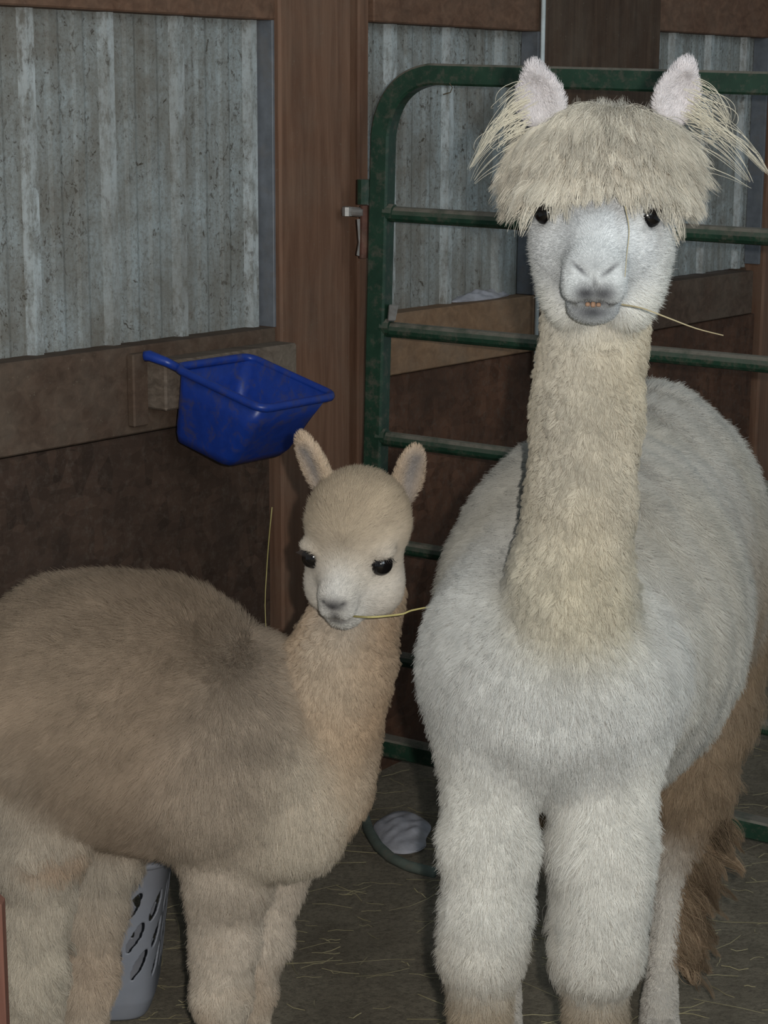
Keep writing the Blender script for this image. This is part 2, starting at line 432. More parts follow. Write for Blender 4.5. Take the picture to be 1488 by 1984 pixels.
# ------------------------------------------------------------------ green tube gate
gate = empty('tube_gate', (gate_hit(718, 1500).x, gate_hit(718, 1500).y, 0))
tag(gate, 'green tubular steel farm gate with dusty rails behind the alpacas', 'gate')
def gpart(name, fn, mat=None):
    bm = bmesh.new(); fn(bm); return child(bm_obj(name, bm, mat or M['gate']), gate)
def arc_corner(a, c, b, n=8):
    return [a*(1-t)**2+c*2*t*(1-t)+b*t*t for t in [i/n for i in range(n+1)]]
gnorm = Vector((GN[0], GN[1], 0))
L0, L1 = gate_hit(719, 1437), gate_hit(735, 262)
corner = gate_hit(738, 143); T0 = gate_hit(830, 143); T1 = gate_hit(1700, 158)
B1 = gate_hit(1700, 1643)
def frame(bm):
    arc = arc_corner(L1, corner*.8+(L1+T0)*.1, T0, 12)
    pts = [B1, gate_hit(1488, 1597), gate_hit(1100, 1515), L0+(B1-L0).normalized()*.02]
    sweep(bm, [L0-(L1-L0).normalized()*.02]+[L0*(1-t)+L1*t for t in (.3, .6, .9)]+arc+[T0*.6+T1*.4, T1, T1+(T1-T0)*.15], .0215, up=gnorm, square=True)
gpart('frame', frame)
def right_stile(bm): sweep(bm, [gate_hit(1720, 158), gate_hit(1712, 1650)], .0215, up=gnorm, square=True)
gpart('frame', right_stile)
gpart('bottom_rail', lambda bm: sweep(bm, [gate_hit(735, 1440), gate_hit(1100, 1517), gate_hit(1488, 1600), gate_hit(1705, 1645)], .0205, up=gnorm, square=True))
for (x0, y0, x1, y1) in ((742, 414, 1488, 452), (738, 637, 1488, 699), (733, 848, 1488, 940), (729, 1052, 1488, 1170), (726, 1267, 1488, 1401)):
    e = 1.0+215/(1488-x0)
    xe, ye = x0+(x1-x0)*e, y0+(y1-y0)*e
    gpart('rail', lambda bm: sweep(bm, [gate_hit(x0, y0), gate_hit((x0+xe)/2, (y0+ye)/2), gate_hit(xe, ye)], .0165, 12))
for (x, y) in ((748, 412), (744, 634), (738, 846), (733, 1050), (730, 1265)):       # short dirt crusted welds where rail meets frame
    gpart('weld', lambda bm: sweep(bm, [gate_hit(x-6, y-1, .004), gate_hit(x+10, y, .004)], [.020, .0175], 10))
gpart('bracket', lambda bm: hexa(bm, [gate_hit(744, 620, .012)+gnorm*dx+Vector((0, 0, 0)) for dx in (0,)]*0 or [gate_hit(747, 622, .02), gate_hit(762, 622, .02), gate_hit(762, 622, -.01), gate_hit(747, 622, -.01), gate_hit(749, 590, .02), gate_hit(768, 590, .02), gate_hit(768, 590, -.01), gate_hit(749, 590, -.01)], .002), M['steel'])
# hinge: sleeve welded to the gate, screw eye in the post, pin below
hin = child(bm_obj('hinge_sleeve', (lambda b: (sweep(b, [gate_hit(700, 396, .01), gate_hit(700, 348, .01)], .016, 12), b)[1])(bmesh.new()), M['gate'], smooth=False), gate)
gpart('hinge_strap', lambda bm: sweep(bm, [gate_hit(697, 372, .01), gate_hit(728, 374, .0)], .013, 8, square=True))
gpart('hinge_pin', lambda bm: sweep(bm, [gate_hit(699, 500, .01), gate_hit(700, 398, .01)], .009, 10), M['rust'])
def eye_bolt(bm):
    sweep(bm, [gate_hit(662, 408, -.02), gate_hit(672, 410, .012), gate_hit(700, 412, .012)], [.009, .010, .010], 10)
    sweep(bm, [gate_hit(667, 402, .016), gate_hit(667, 419, .016)], .011, 8)
gpart('screw_eye', eye_bolt, M['steel'])
gpart('latch_chain', lambda bm: sweep(bm, [gate_hit(690, 425, .01), gate_hit(694, 470, .012), gate_hit(690, 495, .01)], .006, 6), M['steel'])
# wisp of hair caught on the top rail
bm = bmesh.new()
sweep(bm, [gate_hit(862, 160, .03), gate_hit(868, 168, .03), gate_hit(864, 178, .03), gate_hit(850, 182, .03)], .0012, 5)
tag(bm_obj('twig', bm, M['twig']), 'small dark curled wisp of hair hanging under the top rail of the gate', 'twig')

# ------------------------------------------------------------------ blue feeder hooked on the block
feeder = empty('feed_bucket', wp(-.44, .18, .90)); tag(feeder, 'blue plastic hook-over feed bucket with muddy sides hanging on the wall', 'bucket')
S0, S1, D0, D1 = -.588, -.385, .090, .305
ZB, TILT = 1.010, .26
def fz_(d, z): return z-(d-D0)*TILT
def tp(s, d, dz): return wp(s, d+dz*TILT, fz_(d, ZB+dz))
def rrect(s0, s1, d0, d1, r, n=4):
    pts = []
    for (cs, cd, a0) in ((s1-r, d1-r, 0), (s0+r, d1-r, 90), (s0+r, d0+r, 180), (s1-r, d0+r, 270)):
        for k in range(n+1):
            a = math.radians(a0+90*k/n); pts.append((cs+r*math.cos(a), cd+r*math.sin(a)))
    return pts
def feeder_shell(bm):
    rings = []
    for (ins, dz, r) in ((0, 0, .022), (.006, -.05, .022), (.012, -.122, .024), (.020, -.140, .02), (.050, -.144, .015), (.047, -.138, .015), (.022, -.132, .02), (.012, -.11, .02), (.004, 0, .019)):
        front = .045*max(0, -dz)/.13
        rings.append([bm.verts.new(tp(s, d, dz)) for s, d in rrect(S0+ins, S1-ins, D0+ins*.3, D1-ins-front, r)])
    m = len(rings[0])
    for a, b in zip(rings, rings[1:]):
        for j in range(m): bm.faces.new([a[j], a[(j+1) % m], b[(j+1) % m], b[j]])
    bm.faces.new([rings[-1][0], rings[0][0], rings[0][1], rings[-1][1]]) if False else None
    bm.faces.new(rings[4]); bm.faces.new(rings[5][::-1])
    for j in range(m): bm.faces.new([rings[-1][j], rings[-1][(j+1) % m], rings[0][(j+1) % m], rings[0][j]])
    bmesh.ops.recalc_face_normals(bm, faces=bm.faces)
bm = bmesh.new(); feeder_shell(bm); child(bm_obj('tub', bm, M['blue'], smooth=True), feeder)
bm = bmesh.new()
rp = [wp(s, d, fz_(d, ZB+.002)) for s, d in rrect(S0-.004, S1+.004, D0-.002, D1+.004, .024, 6)]
sweep(bm, rp+[rp[0], rp[1]], .0085, 8, caps=False)
child(bm_obj('rim', bm, M['blue'], smooth=True), feeder)
hs, hz_ = wall_hit(287, 694, .045)
for k, pts in enumerate(([wp(S0, .094, ZB+.002), wp(S0-.018, .080, 1.024), wp(hs, .045, hz_), wp(hs-.004, .036, hz_-.001)],)):
    bm = bmesh.new(); sweep(bm, pts, [.0085, .009, .0105, .0105], 8)
    child(bm_obj('hook', bm, M['blue'], smooth=True), feeder)

# ------------------------------------------------------------------ grey plastic basket behind the young alpaca's hind legs
bx, by = at(342, 1700, 3.02)[0]-.144, 3.015
basket = empty('laundry_basket', (bx, by, 0)); tag(basket, 'grey plastic basket with slanted leaf-shaped holes behind the tan alpaca hind legs', 'basket')
def basket_shell():
    H_, n = .285, 260
    r0x, r0y, r1x, r1y = .112, .080, .145, .105
    rows = 84
    def sup(a, rx, ry, p=.42):
        c, s = math.cos(a), math.sin(a)
        return math.copysign(abs(c)**p, c)*rx, math.copysign(abs(s)**p, s)*ry
    bm = bmesh.new(); V = {}
    per = []
    for i in range(n):
        per.append(sup(2*math.pi*i/n, 1, 1))
    # arc length so that the holes keep one size around the corners
    L = [0]
    for i in range(n):
        a, b = per[i], per[(i+1) % n]; L.append(L[-1]+math.hypot((a[0]-b[0])*.12, (a[1]-b[1])*.1))
    tot = L[-1]; cols = 19; cw = tot/cols
    # resample the outline evenly
    P = []
    for k in range(n):
        t = tot*k/n
        j = max(i for i in range(n) if L[i] <= t); f = (t-L[j])/(L[j+1]-L[j]); a, b = per[j], per[(j+1) % n]
        P.append((a[0]*(1-f)+b[0]*f, a[1]*(1-f)+b[1]*f))
    for j in range(rows+1):
        t = j/rows; rr = min(1, (t*8+.05)**.5)
        rx = (r0x+(r1x-r0x)*t)*(.88+.12*rr); ry = (r0y+(r1y-r0y)*t)*(.88+.12*rr)
        for i in range(n):
            V[i, j] = bm.verts.new((bx+P[i][0]*rx, by+P[i][1]*ry, H_*t))
    def hole(u, z):
        rowh = .058
        for r in range(3):
            zc = .105+.052*r
            if abs(z-zc) > .029: continue
            q = (z-zc)/.0285
            uu = (u-(z-zc)*.45+.008*r) % cw
            c = cw/2
            if abs(q) < 1 and abs(uu-c) < .0068*(1-q*q): return True
        return False
    for j in range(rows):
        for i in range(n):
            if hole(tot*(i+.5)/n, H_*(j+.5)/rows): continue
            bm.faces.new([V[i, j], V[(i+1) % n, j], V[(i+1) % n, j+1], V[i, j+1]])
    bm.faces.new([V[i, 0] for i in range(n)][::-1])
    for v in [v for v in bm.verts if not v.link_faces]: bm.verts.remove(v)
    for _ in range(5):
        be = [v for v in bm.verts if v.is_boundary]
        bmesh.ops.smooth_vert(bm, verts=be, factor=.5, use_axis_x=True, use_axis_y=True, use_axis_z=True)
    bmesh.ops.solidify(bm, geom=bm.faces[:], thickness=.0035)
    child(bm_obj('tub', bm, M['grey_plastic'], smooth=True), basket)
    bm = bmesh.new()
    rp = [Vector((bx+x*(r1x+.005), by+y*(r1y+.005), H_+.002)) for x, y in P[::4]]
    sweep(bm, rp+[rp[0]], .007, 8, caps=False)
    child(bm_obj('rim', bm, M['grey_plastic'], smooth=True), basket)
basket_shell()

# ------------------------------------------------------------------ red-brown board end at the frame's left edge
pb = at(14, 1745, 2.52)
bm = bmesh.new()
xr, zt = float(pb[0]), float(pb[2])
hexa(bm, [(xr-.09, 2.50, -.02), (xr, 2.50, -.02), (xr, 2.54, -.02), (xr-.09, 2.54, -.02), (xr-.09, 2.50, zt), (xr, 2.50, zt), (xr, 2.54, zt), (xr-.09, 2.54, zt)], .008)
bmesh.ops.recalc_face_normals(bm, faces=bm.faces)
bd = bm_obj('upright_board', bm, M['redwood']); tag(bd, 'reddish brown upright board end at the lower left edge beside the tan alpaca', 'board')
bm = bmesh.new(); sweep(bm, [(xr-.012, 2.502, zt-.018), (xr-.012, 2.4965, zt-.018)], .005, 10)
bm_obj('screw', bm, M['steel'], bd)

# ------------------------------------------------------------------ hay strewn on the floor
bm = bmesh.new()
hr = random.Random(4)
def floor_z(x, y):
    i = int(round((x+2.6)/5.8*149)); j = int(round((y+.6)/7.6*189)); i = min(max(i, 0), 149); j = min(max(j, 0), 189)
    return float(fz[i, j])
cnt = 0
while cnt < 1700:
    x, y = hr.uniform(-1.3, 1.7), hr.uniform(1.9, 5.2)
    s = (np.array([x, y])-W0)@WN
    if s < .02: continue
    if hr.random() > (.9 if y < 3.8 else .5): continue
    ln = hr.choice((.03, .05, .08, .13))*hr.uniform(.6, 1.2); a = hr.gauss(.08, .45) if hr.random() < .75 else hr.uniform(0, 3.14)
    bend = hr.uniform(-.4, .4); pts = []
    z = floor_z(x, y)+.003
    for k in range(4):
        t = k/3-.5; aa = a+bend*t
        pts.append((x+math.cos(aa)*ln*t, y+math.sin(aa)*ln*t, z+hr.uniform(0, .005)))
    r = hr.uniform(.0004, .0009)
    sweep(bm, pts, r, 3, caps=False); cnt += 1
tag(bm_obj('hay', bm, M['hay']), 'loose hay strands strewn over the dirt floor', 'hay', kind='stuff')

# ================================================================== animals
def nrm(v): v = np.asarray(v, float); return v/np.linalg.norm(v)
class Body:
    """signed distance body built from joined rounded volumes; region names steer coat colour and length"""
    def __init__(self): self.p = []
    def cone(self, a, b, ra, rb, k=.03, reg='body', sub=False):
        self.p.append(('c', np.array(a, float), np.array(b, float), ra, rb, k, reg, sub))
    def ell(self, c, r, ax=None, k=.03, reg='body', sub=False):
        R = np.eye(3) if ax is None else np.array(ax, float)      # rows are the axes
        self.p.append(('e', np.array(c, float), R, np.array(r, float), 0, k, reg, sub))
    def dist(self, q, P):
        if q[0] == 'c':
            a, b, ra, rb = q[1:5]; ba = (b-a).astype(np.float32); pa = P-a.astype(np.float32)
            h = np.clip(pa@ba/float(ba@ba), 0, 1)
            return np.sqrt(((pa-h[..., None]*ba)**2).sum(-1))-(ra+(rb-ra)*h)
        c, R, r = q[1:4]
        l = (P-c.astype(np.float32))@R.T.astype(np.float32)
        k0 = np.sqrt(((l/r.astype(np.float32))**2).sum(-1)); k1 = np.sqrt(((l/(r*r).astype(np.float32))**2).sum(-1))
        return k0*(k0-1)/np.maximum(k1, 1e-6)
    def bbox(self, q, m):
        if q[0] == 'c':
            r = max(q[3], q[4])+m; return np.minimum(q[1], q[2])-r, np.maximum(q[1], q[2])+r
        e = np.sqrt(((q[2]*q[3][:, None])**2).sum(0))+m; return q[1]-e, q[1]+e
    @staticmethod
    def comb(d, e, k, sub):
        if sub:
            h = np.clip(.5-.5*(d+e)/k, 0, 1); return d*(1-h)+(-e)*h+k*h*(1-h)
        h = np.clip(.5+.5*(e-d)/k, 0, 1); return e*(1-h)+d*h-k*h*(1-h)
    def full(self, P):
        P = P.astype(np.float32); d = np.full(P.shape[:-1], 1.0, np.float32)
        for q in self.p: d = self.comb(d, self.dist(q, P), q[5], q[7])
        return d
    def grad(self, P, e=.002):
        g = np.stack([self.full(P+np.eye(3)[i]*e)-self.full(P-np.eye(3)[i]*e) for i in range(3)], -1)
        return g/np.maximum(np.linalg.norm(g, axis=-1, keepdims=True), 1e-9)
    def mesh(self, lo, hi, h, lump=0.0):
        lo = np.array(lo); n = np.ceil((np.array(hi)-lo)/h).astype(int)+1
        D = np.full(n, .06, np.float32)
        for q in self.p:
            a, b = self.bbox(q, .06 if not q[7] else .02)
            i0 = np.clip(np.floor((a-lo)/h).astype(int), 0, n); i1 = np.clip(np.ceil((b-lo)/h).astype(int)+1, 0, n)
            if (i1 <= i0).any(): continue
            ax = [lo[k]+h*np.arange(i0[k], i1[k]) for k in range(3)]
            P = np.stack(np.meshgrid(*ax, indexing='ij'), -1).astype(np.float32)
            sl = tuple(slice(i0[k], i1[k]) for k in range(3))
            D[sl] = self.comb(D[sl], self.dist(q, P), q[5], q[7])
        D[0], D[-1], D[:, 0], D[:, -1], D[:, :, 0], D[:, :, -1] = .06, .06, .06, .06, .06, .06
        D = np.clip(D, -.06, .06)
        g = openvdb.FloatGrid(.06); g.copyFromArray(D)
        v, f = g.convertToQuads(isovalue=0.0)
        v = np.array(v, float)*h+lo; return v, np.array(f, int)
    def weights(self, P, s=.012):
        regs = sorted({q[6] for q in self.p if not q[7]}); P = P.astype(np.float32)
        dm = {r: np.full(len(P), 1.0, np.float32) for r in regs}
        for q in self.p:
            if not q[7]: dm[q[6]] = np.minimum(dm[q[6]], self.dist(q, P))
        m = np.min(np.stack(list(dm.values())), 0)
        w = {r: np.exp(-(dm[r]-m)/s) for r in regs}; t = sum(w.values())
        return {r: w[r]/t for r in regs}
def n3(P, f, seed, oct_=5):
    r = np.random.default_rng(seed); o = np.zeros(len(P))
    for _ in range(oct_):
        k = r.normal(size=3); k = k/np.linalg.norm(k)*f*r.uniform(.7, 1.5)
        o += np.sin(P@k+r.uniform(0, 6.28)+1.2*np.sin(P@(k[[1, 2, 0]]*.7)+r.uniform(0, 6)))
    return o/oct_**.5
def attr(me, name, kind, dom, data):
    a = me.attributes.new(name, kind, dom)
    a.data.foreach_set('color' if kind == 'FLOAT_COLOR' else 'vector', np.ascontiguousarray(data, np.float32).ravel())
def rgba(c): return np.concatenate([np.clip(c, 0, 1), np.ones((len(c), 1))], 1)
def build_body(name, body, boxes, colfn, parent, lump=None):
    V, Fq, off = [], [], 0
    for lo, hi, h in boxes:
        v, f = body.mesh(lo, hi, h); V.append(v); Fq.append(f+off); off += len(v)
    V = np.concatenate(V); Fq = np.concatenate(Fq)
    def vnormals(V):
        a = V[Fq[:, 2]]-V[Fq[:, 0]]; b = V[Fq[:, 3]]-V[Fq[:, 1]]; fn = np.cross(a, b); vn = np.zeros_like(V)
        for k in range(4): np.add.at(vn, Fq[:, k], fn)
        return vn/np.maximum(np.linalg.norm(vn, axis=1, keepdims=True), 1e-12)
    vn = vnormals(V); g = body.grad(V[:200])
    if (vn[:200]*g).sum() < 0: Fq = Fq[:, ::-1].copy(); vn = -vn
    if lump is not None:
        V = V+vn*lump(V, vn)[:, None]; vn = vnormals(V)
    me = bpy.data.meshes.new(name)
    me.vertices.add(len(V)); me.vertices.foreach_set('co', V.astype(np.float32).ravel())
    me.loops.add(Fq.size); me.loops.foreach_set('vertex_index', Fq.astype(np.int32).ravel())
    me.polygons.add(len(Fq)); me.polygons.foreach_set('loop_start', (np.arange(len(Fq))*4).astype(np.int32))
    me.polygons.foreach_set('use_smooth', np.ones(len(Fq), bool)); me.update(calc_edges=True)
    attr(me, 'coat', 'FLOAT_COLOR', 'POINT', rgba(colfn(V, vn)*.85))
    o = link(name, me, M['skin']); child(o, parent)
    return dict(V=V, F=Fq, N=vn, obj=o)
def sample(B, n, wfn=None, seed=0):
    r = np.random.default_rng(seed); V, Fq, Nv = B['V'], B['F'], B['N']
    T = np.concatenate([Fq[:, [0, 1, 2]], Fq[:, [0, 2, 3]]])
    ar = np.linalg.norm(np.cross(V[T[:, 1]]-V[T[:, 0]], V[T[:, 2]]-V[T[:, 0]]), axis=1)*.5
    if wfn is not None: ar = ar*wfn(V[T].mean(1), Nv[T[:, 0]])
    t = r.choice(len(T), n, p=ar/ar.sum()); u = r.random((n, 2)); m = u.sum(1) > 1; u[m] = 1-u[m]
    w = np.stack([1-u.sum(1), u[:, 0], u[:, 1]], 1)
    P = (V[T[t]]*w[..., None]).sum(1); Nn = (Nv[T[t]]*w[..., None]).sum(1)
    return P, Nn/np.linalg.norm(Nn, axis=1, keepdims=True)
def grow(name, parent, P, Nn, L, comb, col, a_n=.8, a_c=.5, bend=.6, seg=4, clump_n=0, clump=.5, frizz=.25, rad=.00033, body=None, keep=.004, curl=0, seed=1, vary=.10, lab=None):
    r = np.random.default_rng(seed); n = len(P)
    a_n = np.broadcast_to(a_n, n)[:, None]; a_c = np.broadcast_to(a_c, n)[:, None]
    d = Nn*a_n+comb*a_c+r.normal(size=(n, 3))*frizz; d /= np.linalg.norm(d, axis=1, keepdims=True)
    L = L*r.uniform(.65, 1.15, n); pts = [P.copy()]; p = P.copy()
    tgt = comb+Nn*.15; tgt /= np.maximum(np.linalg.norm(tgt, axis=1, keepdims=True), 1e-9)
    e1 = np.cross(d, r.normal(size=(n, 3))); e1 /= np.linalg.norm(e1, axis=1, keepdims=True); e2 = np.cross(d, e1); ph = r.uniform(0, 6.28, n)
    for k in range(seg):
        t = (k+.5)/seg; q = d*(1-t*bend)+tgt*t*bend+r.normal(size=(n, 3))*frizz*.25
        if curl: q += (e1*np.cos(ph+t*5)[:, None]+e2*np.sin(ph+t*5)[:, None])*curl
        q /= np.linalg.norm(q, axis=1, keepdims=True)
        p = p+q*(L/seg)[:, None]
        if body is not None:
            dd = body.full(p); bad = np.where(dd < keep)[0]
            if len(bad): p[bad] += body.grad(p[bad])*(keep-dd[bad])[:, None]
        pts.append(p.copy())
    C = np.stack(pts, 1); shade = np.ones(n)
    if clump_n:
        sd = r.choice(n, clump_n, replace=False); kd = kdtree.KDTree(clump_n)
        for i, s in enumerate(sd): kd.insert(P[s], i)
        kd.balance(); own = np.array([kd.find(q)[1] for q in P.tolist()])
        S = C[sd][own]; off = (P-S[:, 0])[:, None, :]
        t = (np.arange(seg+1)/seg)[None, :, None]; cl = (clump if np.ndim(clump) == 0 else clump[:, None, None])*t**1.3
        tgtp = S+off*(1-.85*t); C = C*(1-cl)+tgtp*cl
        shade = (1+vary*r.normal(size=clump_n))[own]
    col = col*(shade*(1+vary*.6*r.normal(size=n)))[:, None]
    cv = bpy.data.hair_curves.new(name); cv.add_curves([seg+1]*n)
    cv.attributes['position'].data.foreach_set('vector', C.astype(np.float32).ravel())
    ra = cv.attributes.new('radius', 'FLOAT', 'POINT')
    tr = (1-.75*(np.arange(seg+1)/seg)**1.5)[None, :]*(rad*r.uniform(.7, 1.3, n))[:, None] if np.ndim(rad) == 0 else (1-.75*(np.arange(seg+1)/seg)**1.5)[None, :]*rad[:, None]
    ra.data.foreach_set('value', tr.astype(np.float32).ravel())
    attr(cv, 'coat', 'FLOAT_COLOR', 'CURVE', rgba(col)); attr(cv, 'root_normal', 'FLOAT_VECTOR', 'CURVE', Nn)
    o = bpy.data.objects.new(name, cv); COL.objects.link(o); cv.materials.append(M['hair']); child(o, parent)
    o['kind'] = 'stuff'
    if lab: o['label'] = lab
    return o
def uv_ball(name, c, r, mat, parent, sc=(1, 1, 1), ax=None, seg=28):
    bm = bmesh.new(); bmesh.ops.create_uvsphere(bm, u_segments=seg, v_segments=seg//2, radius=r)
    R = Matrix.Identity(3) if ax is None else Matrix([list(x) for x in ax]).transposed()
    for v in bm.verts: v.co = R @ Vector((v.co.x*sc[0], v.co.y*sc[1], v.co.z*sc[2]))+Vector(c)
    return child(bm_obj(name, bm, mat, smooth=True), parent)
DOWN = np.array([0, 0, -1.0])
def tang(D, Nn):
    t = D-Nn*(D*Nn).sum(1, keepdims=True); return t/np.maximum(np.linalg.norm(t, axis=1, keepdims=True), 1e-6)
CAMP = np.array([0, 0, CAM_H])
def seen(C, Nn, back=.22):
    v = CAMP-C; v /= np.linalg.norm(v, axis=1, keepdims=True); f = (v*Nn).sum(1)
    return np.clip((f+.45)/.5, back, 1)
def px(v, p, Y): return v*mpp(p[0], p[1], Y)

# ------------------------------------------------------------------ the adult
ad = empty('alpaca', (float(at(1100, 1200, 2.6)[0]), 2.62, 0)); tag(ad, 'large cream-white adult alpaca with a shaggy topknot facing the camera', 'alpaca')
A = Body()
def pxr(x, y, Y, r): return r*mpp(x, y, Y)
def E(b, x, y, Y, rx, ry_m, rz, k, reg, **kw): b.ell(at(x, y, Y), (rx*mpp(x, y, Y), ry_m, rz*mpp(x, y, Y)), k=k, reg=reg, **kw)
def Cn(b, x0, y0, Y0, r0, x1, y1, Y1, r1, k, reg, **kw): b.cone(at(x0, y0, Y0), at(x1, y1, Y1), r0*mpp(x0, y0, Y0), r1*mpp(x1, y1, Y1), k=k, reg=reg, **kw)
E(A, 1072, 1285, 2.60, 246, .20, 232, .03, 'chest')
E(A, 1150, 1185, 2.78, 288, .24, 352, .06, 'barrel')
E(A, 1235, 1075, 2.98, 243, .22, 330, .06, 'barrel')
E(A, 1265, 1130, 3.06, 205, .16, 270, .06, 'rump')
# neck and its bib
Cn(A, 1152, 560, 2.47, 96, 1136, 800, 2.46, 99, .02, 'neck')
Cn(A, 1136, 800, 2.46, 99, 1125, 960, 2.46, 96, .02, 'neck')
Cn(A, 1125, 960, 2.46, 97, 1112, 1140, 2.47, 100, .02, 'neck')
A.ell(at(1108, 1150, 2.475), (.078, .070, .12), k=.035, reg='bib')
# front legs
for (x, r0, r1, r2) in ((953, 84, 80, 46), (1176, 92, 90, 56)):
    Cn(A, x, 1460, 2.54, r0, x+2, 1640, 2.50, r0-4, .05, 'foreleg')
    Cn(A, x+2, 1640, 2.50, r0-6, x-8, 1840, 2.49, r1-8, .02, 'foreleg')
    lo_ = at(x-12, 1960, 2.50)
    A.cone(at(x-10, 1850, 2.50), lo_, .048, .034, k=.015, reg='shin')
    A.cone(lo_, (lo_[0], 2.49, .075), .034, .030, k=.015, reg='shin')
    for sx in (-.017, .017):
        A.ell((lo_[0]+sx, 2.465, .018), (.017, .038, .020), k=.012, reg='shin')
# hind legs
def hind(x_, reg='hind'):
    dx = np.array([x_, 0, 0])
    A.cone(at(1385, 1190, 3.02)+dx, at(1372, 1360, 2.99)+dx, .075, .062, k=.05, reg=reg)
    A.cone(at(1372, 1360, 2.99)+dx, at(1345, 1500, 2.96)+dx, .062, .050, k=.03, reg=reg)
    A.cone(at(1345, 1500, 2.96)+dx, at(1322, 1630, 2.97)+dx, .050, .034, k=.03, reg=reg)
    A.cone(at(1312, 1620, 2.96)+dx, at(1285, 1985, 2.93)+dx, .024, .024, k=.02, reg='shank')
    ft = at(1285, 1985, 2.93)+dx
    A.cone(ft, (ft[0], 2.92, .05), .024, .026, k=.02, reg='shank')
    for sx in (-.015, .015): A.ell((ft[0]+sx, 2.895, .016), (.016, .036, .018), k=.01, reg='shank')
    return ft
hf = [hind(0), hind(-.26)]
# head, in its own frame: r image-right, f forward along the muzzle, u up
HF = nrm((-.11, -.95, -.12)); HR = nrm(np.cross(HF, (0.02, 0, 1))); HU = np.cross(HR, HF); HR = -HR
HO = at(1152, 408, 2.36)
def hd(r, f, u): return HO+HR*r+HF*f+HU*u
HX = np.array([HR, HF, HU])
A.ell(hd(0, -.055, .020), (.068, .085, .066), HX, k=.02, reg='skull')
A.ell(hd(0, -.062, .056), (.081, .072, .050), HX, k=.03, reg='skull')
A.cone(hd(0, -.01, -.008), hd(0, .055, -.030), .052, .041, k=.02, reg='face')
A.cone(hd(0, .055, -.030), hd(0, .090, -.050), .040, .034, k=.02, reg='face')
A.ell(hd(0, .100, -.050), (.036, .028, .030), HX, k=.015, reg='muzzle')
A.cone(hd(0, -.02, -.070), hd(0, .055, -.086), .048, .033, k=.03, reg='face')
A.ell(hd(0, .082, -.100), (.031, .026, .019), HX, k=.012, reg='chin')
for s in (-1, 1):
    A.ell(hd(s*.0185, .106, -.070), (.020, .020, .020), HX, k=.010, reg='muzzle')
    A.ell(hd(s*.040, .000, -.032), (.038, .056, .050), HX, k=.035, reg='face')
    so = .004 if s > 0 else .013
    A.ell(hd(s*.052+so, -.035, -.045), (.036, .050, .060), HX, k=.03, reg='cheek')
    A.ell(hd(s*.042+so, -.025, -.100), (.032, .045, .045), HX, k=.03, reg='cheek')
    A.ell(hd(s*.060, .018, .020), (.016, .020, .008), HX, k=.015, reg='skull')       # brow over the eye
    A.ell(hd(s*.068, .024, .002), (.015, .017, .014), HX, k=.008, reg='skull', sub=True)   # eye socket
    A.cone(hd(s*.028, .122, -.035), hd(s*.009, .134, -.050), .0034, .0062, k=.004, reg='muzzle', sub=True)   # nostril
    A.cone(hd(0, .124, -.089), hd(s*.036, .094, -.079), .0042, .0022, k=.004, reg='muzzle', sub=True)
A.cone(hd(0, .131, -.054), hd(0, .127, -.080), .0030, .0035, k=.006, reg='muzzle', sub=True)
# ears
def ear(B, base, tip, width, facing, reg, dish=True, k=.012, th=.011, sharp=False):
    base, tip = np.array(base), np.array(tip); up = nrm(tip-base); f = nrm(np.array(facing)-up*(np.array(facing)@up)); r = np.cross(f, up)
    Ln = np.linalg.norm(tip-base); ax = np.array([r, f, up])
    B.ell(base+up*Ln*.36, (width, th, Ln*.52), ax, k=k, reg=reg)
    B.cone(base+up*Ln*.45, base+up*Ln*.93, width*.80, width*.16, k=.008, reg=reg) if False else None
    B.ell(base+up*Ln*.66, (width*(.48 if sharp else .62), th*.8, Ln*.34), ax, k=.01, reg=reg)
    if sharp: B.ell(base+up*Ln*.82, (width*.30, th*.6, Ln*.26), ax, k=.012, reg=reg)
    if dish: B.ell(base+up*Ln*.42+f*th*1.05, (width*.66, th*.95, Ln*.40), ax, k=.006, reg=reg, sub=True)
    return ax
eb = [at(1048, 232, 2.43), at(1292, 222, 2.43)]
et = [at(1024, 122, 2.42), at(1323, 113, 2.42)]
ear(A, eb[0], et[0], .031, (-.35, -.9, .1), 'ear', sharp=True); ear(A, eb[1], et[1], .031, (.35, -.9, .1), 'ear', sharp=True)

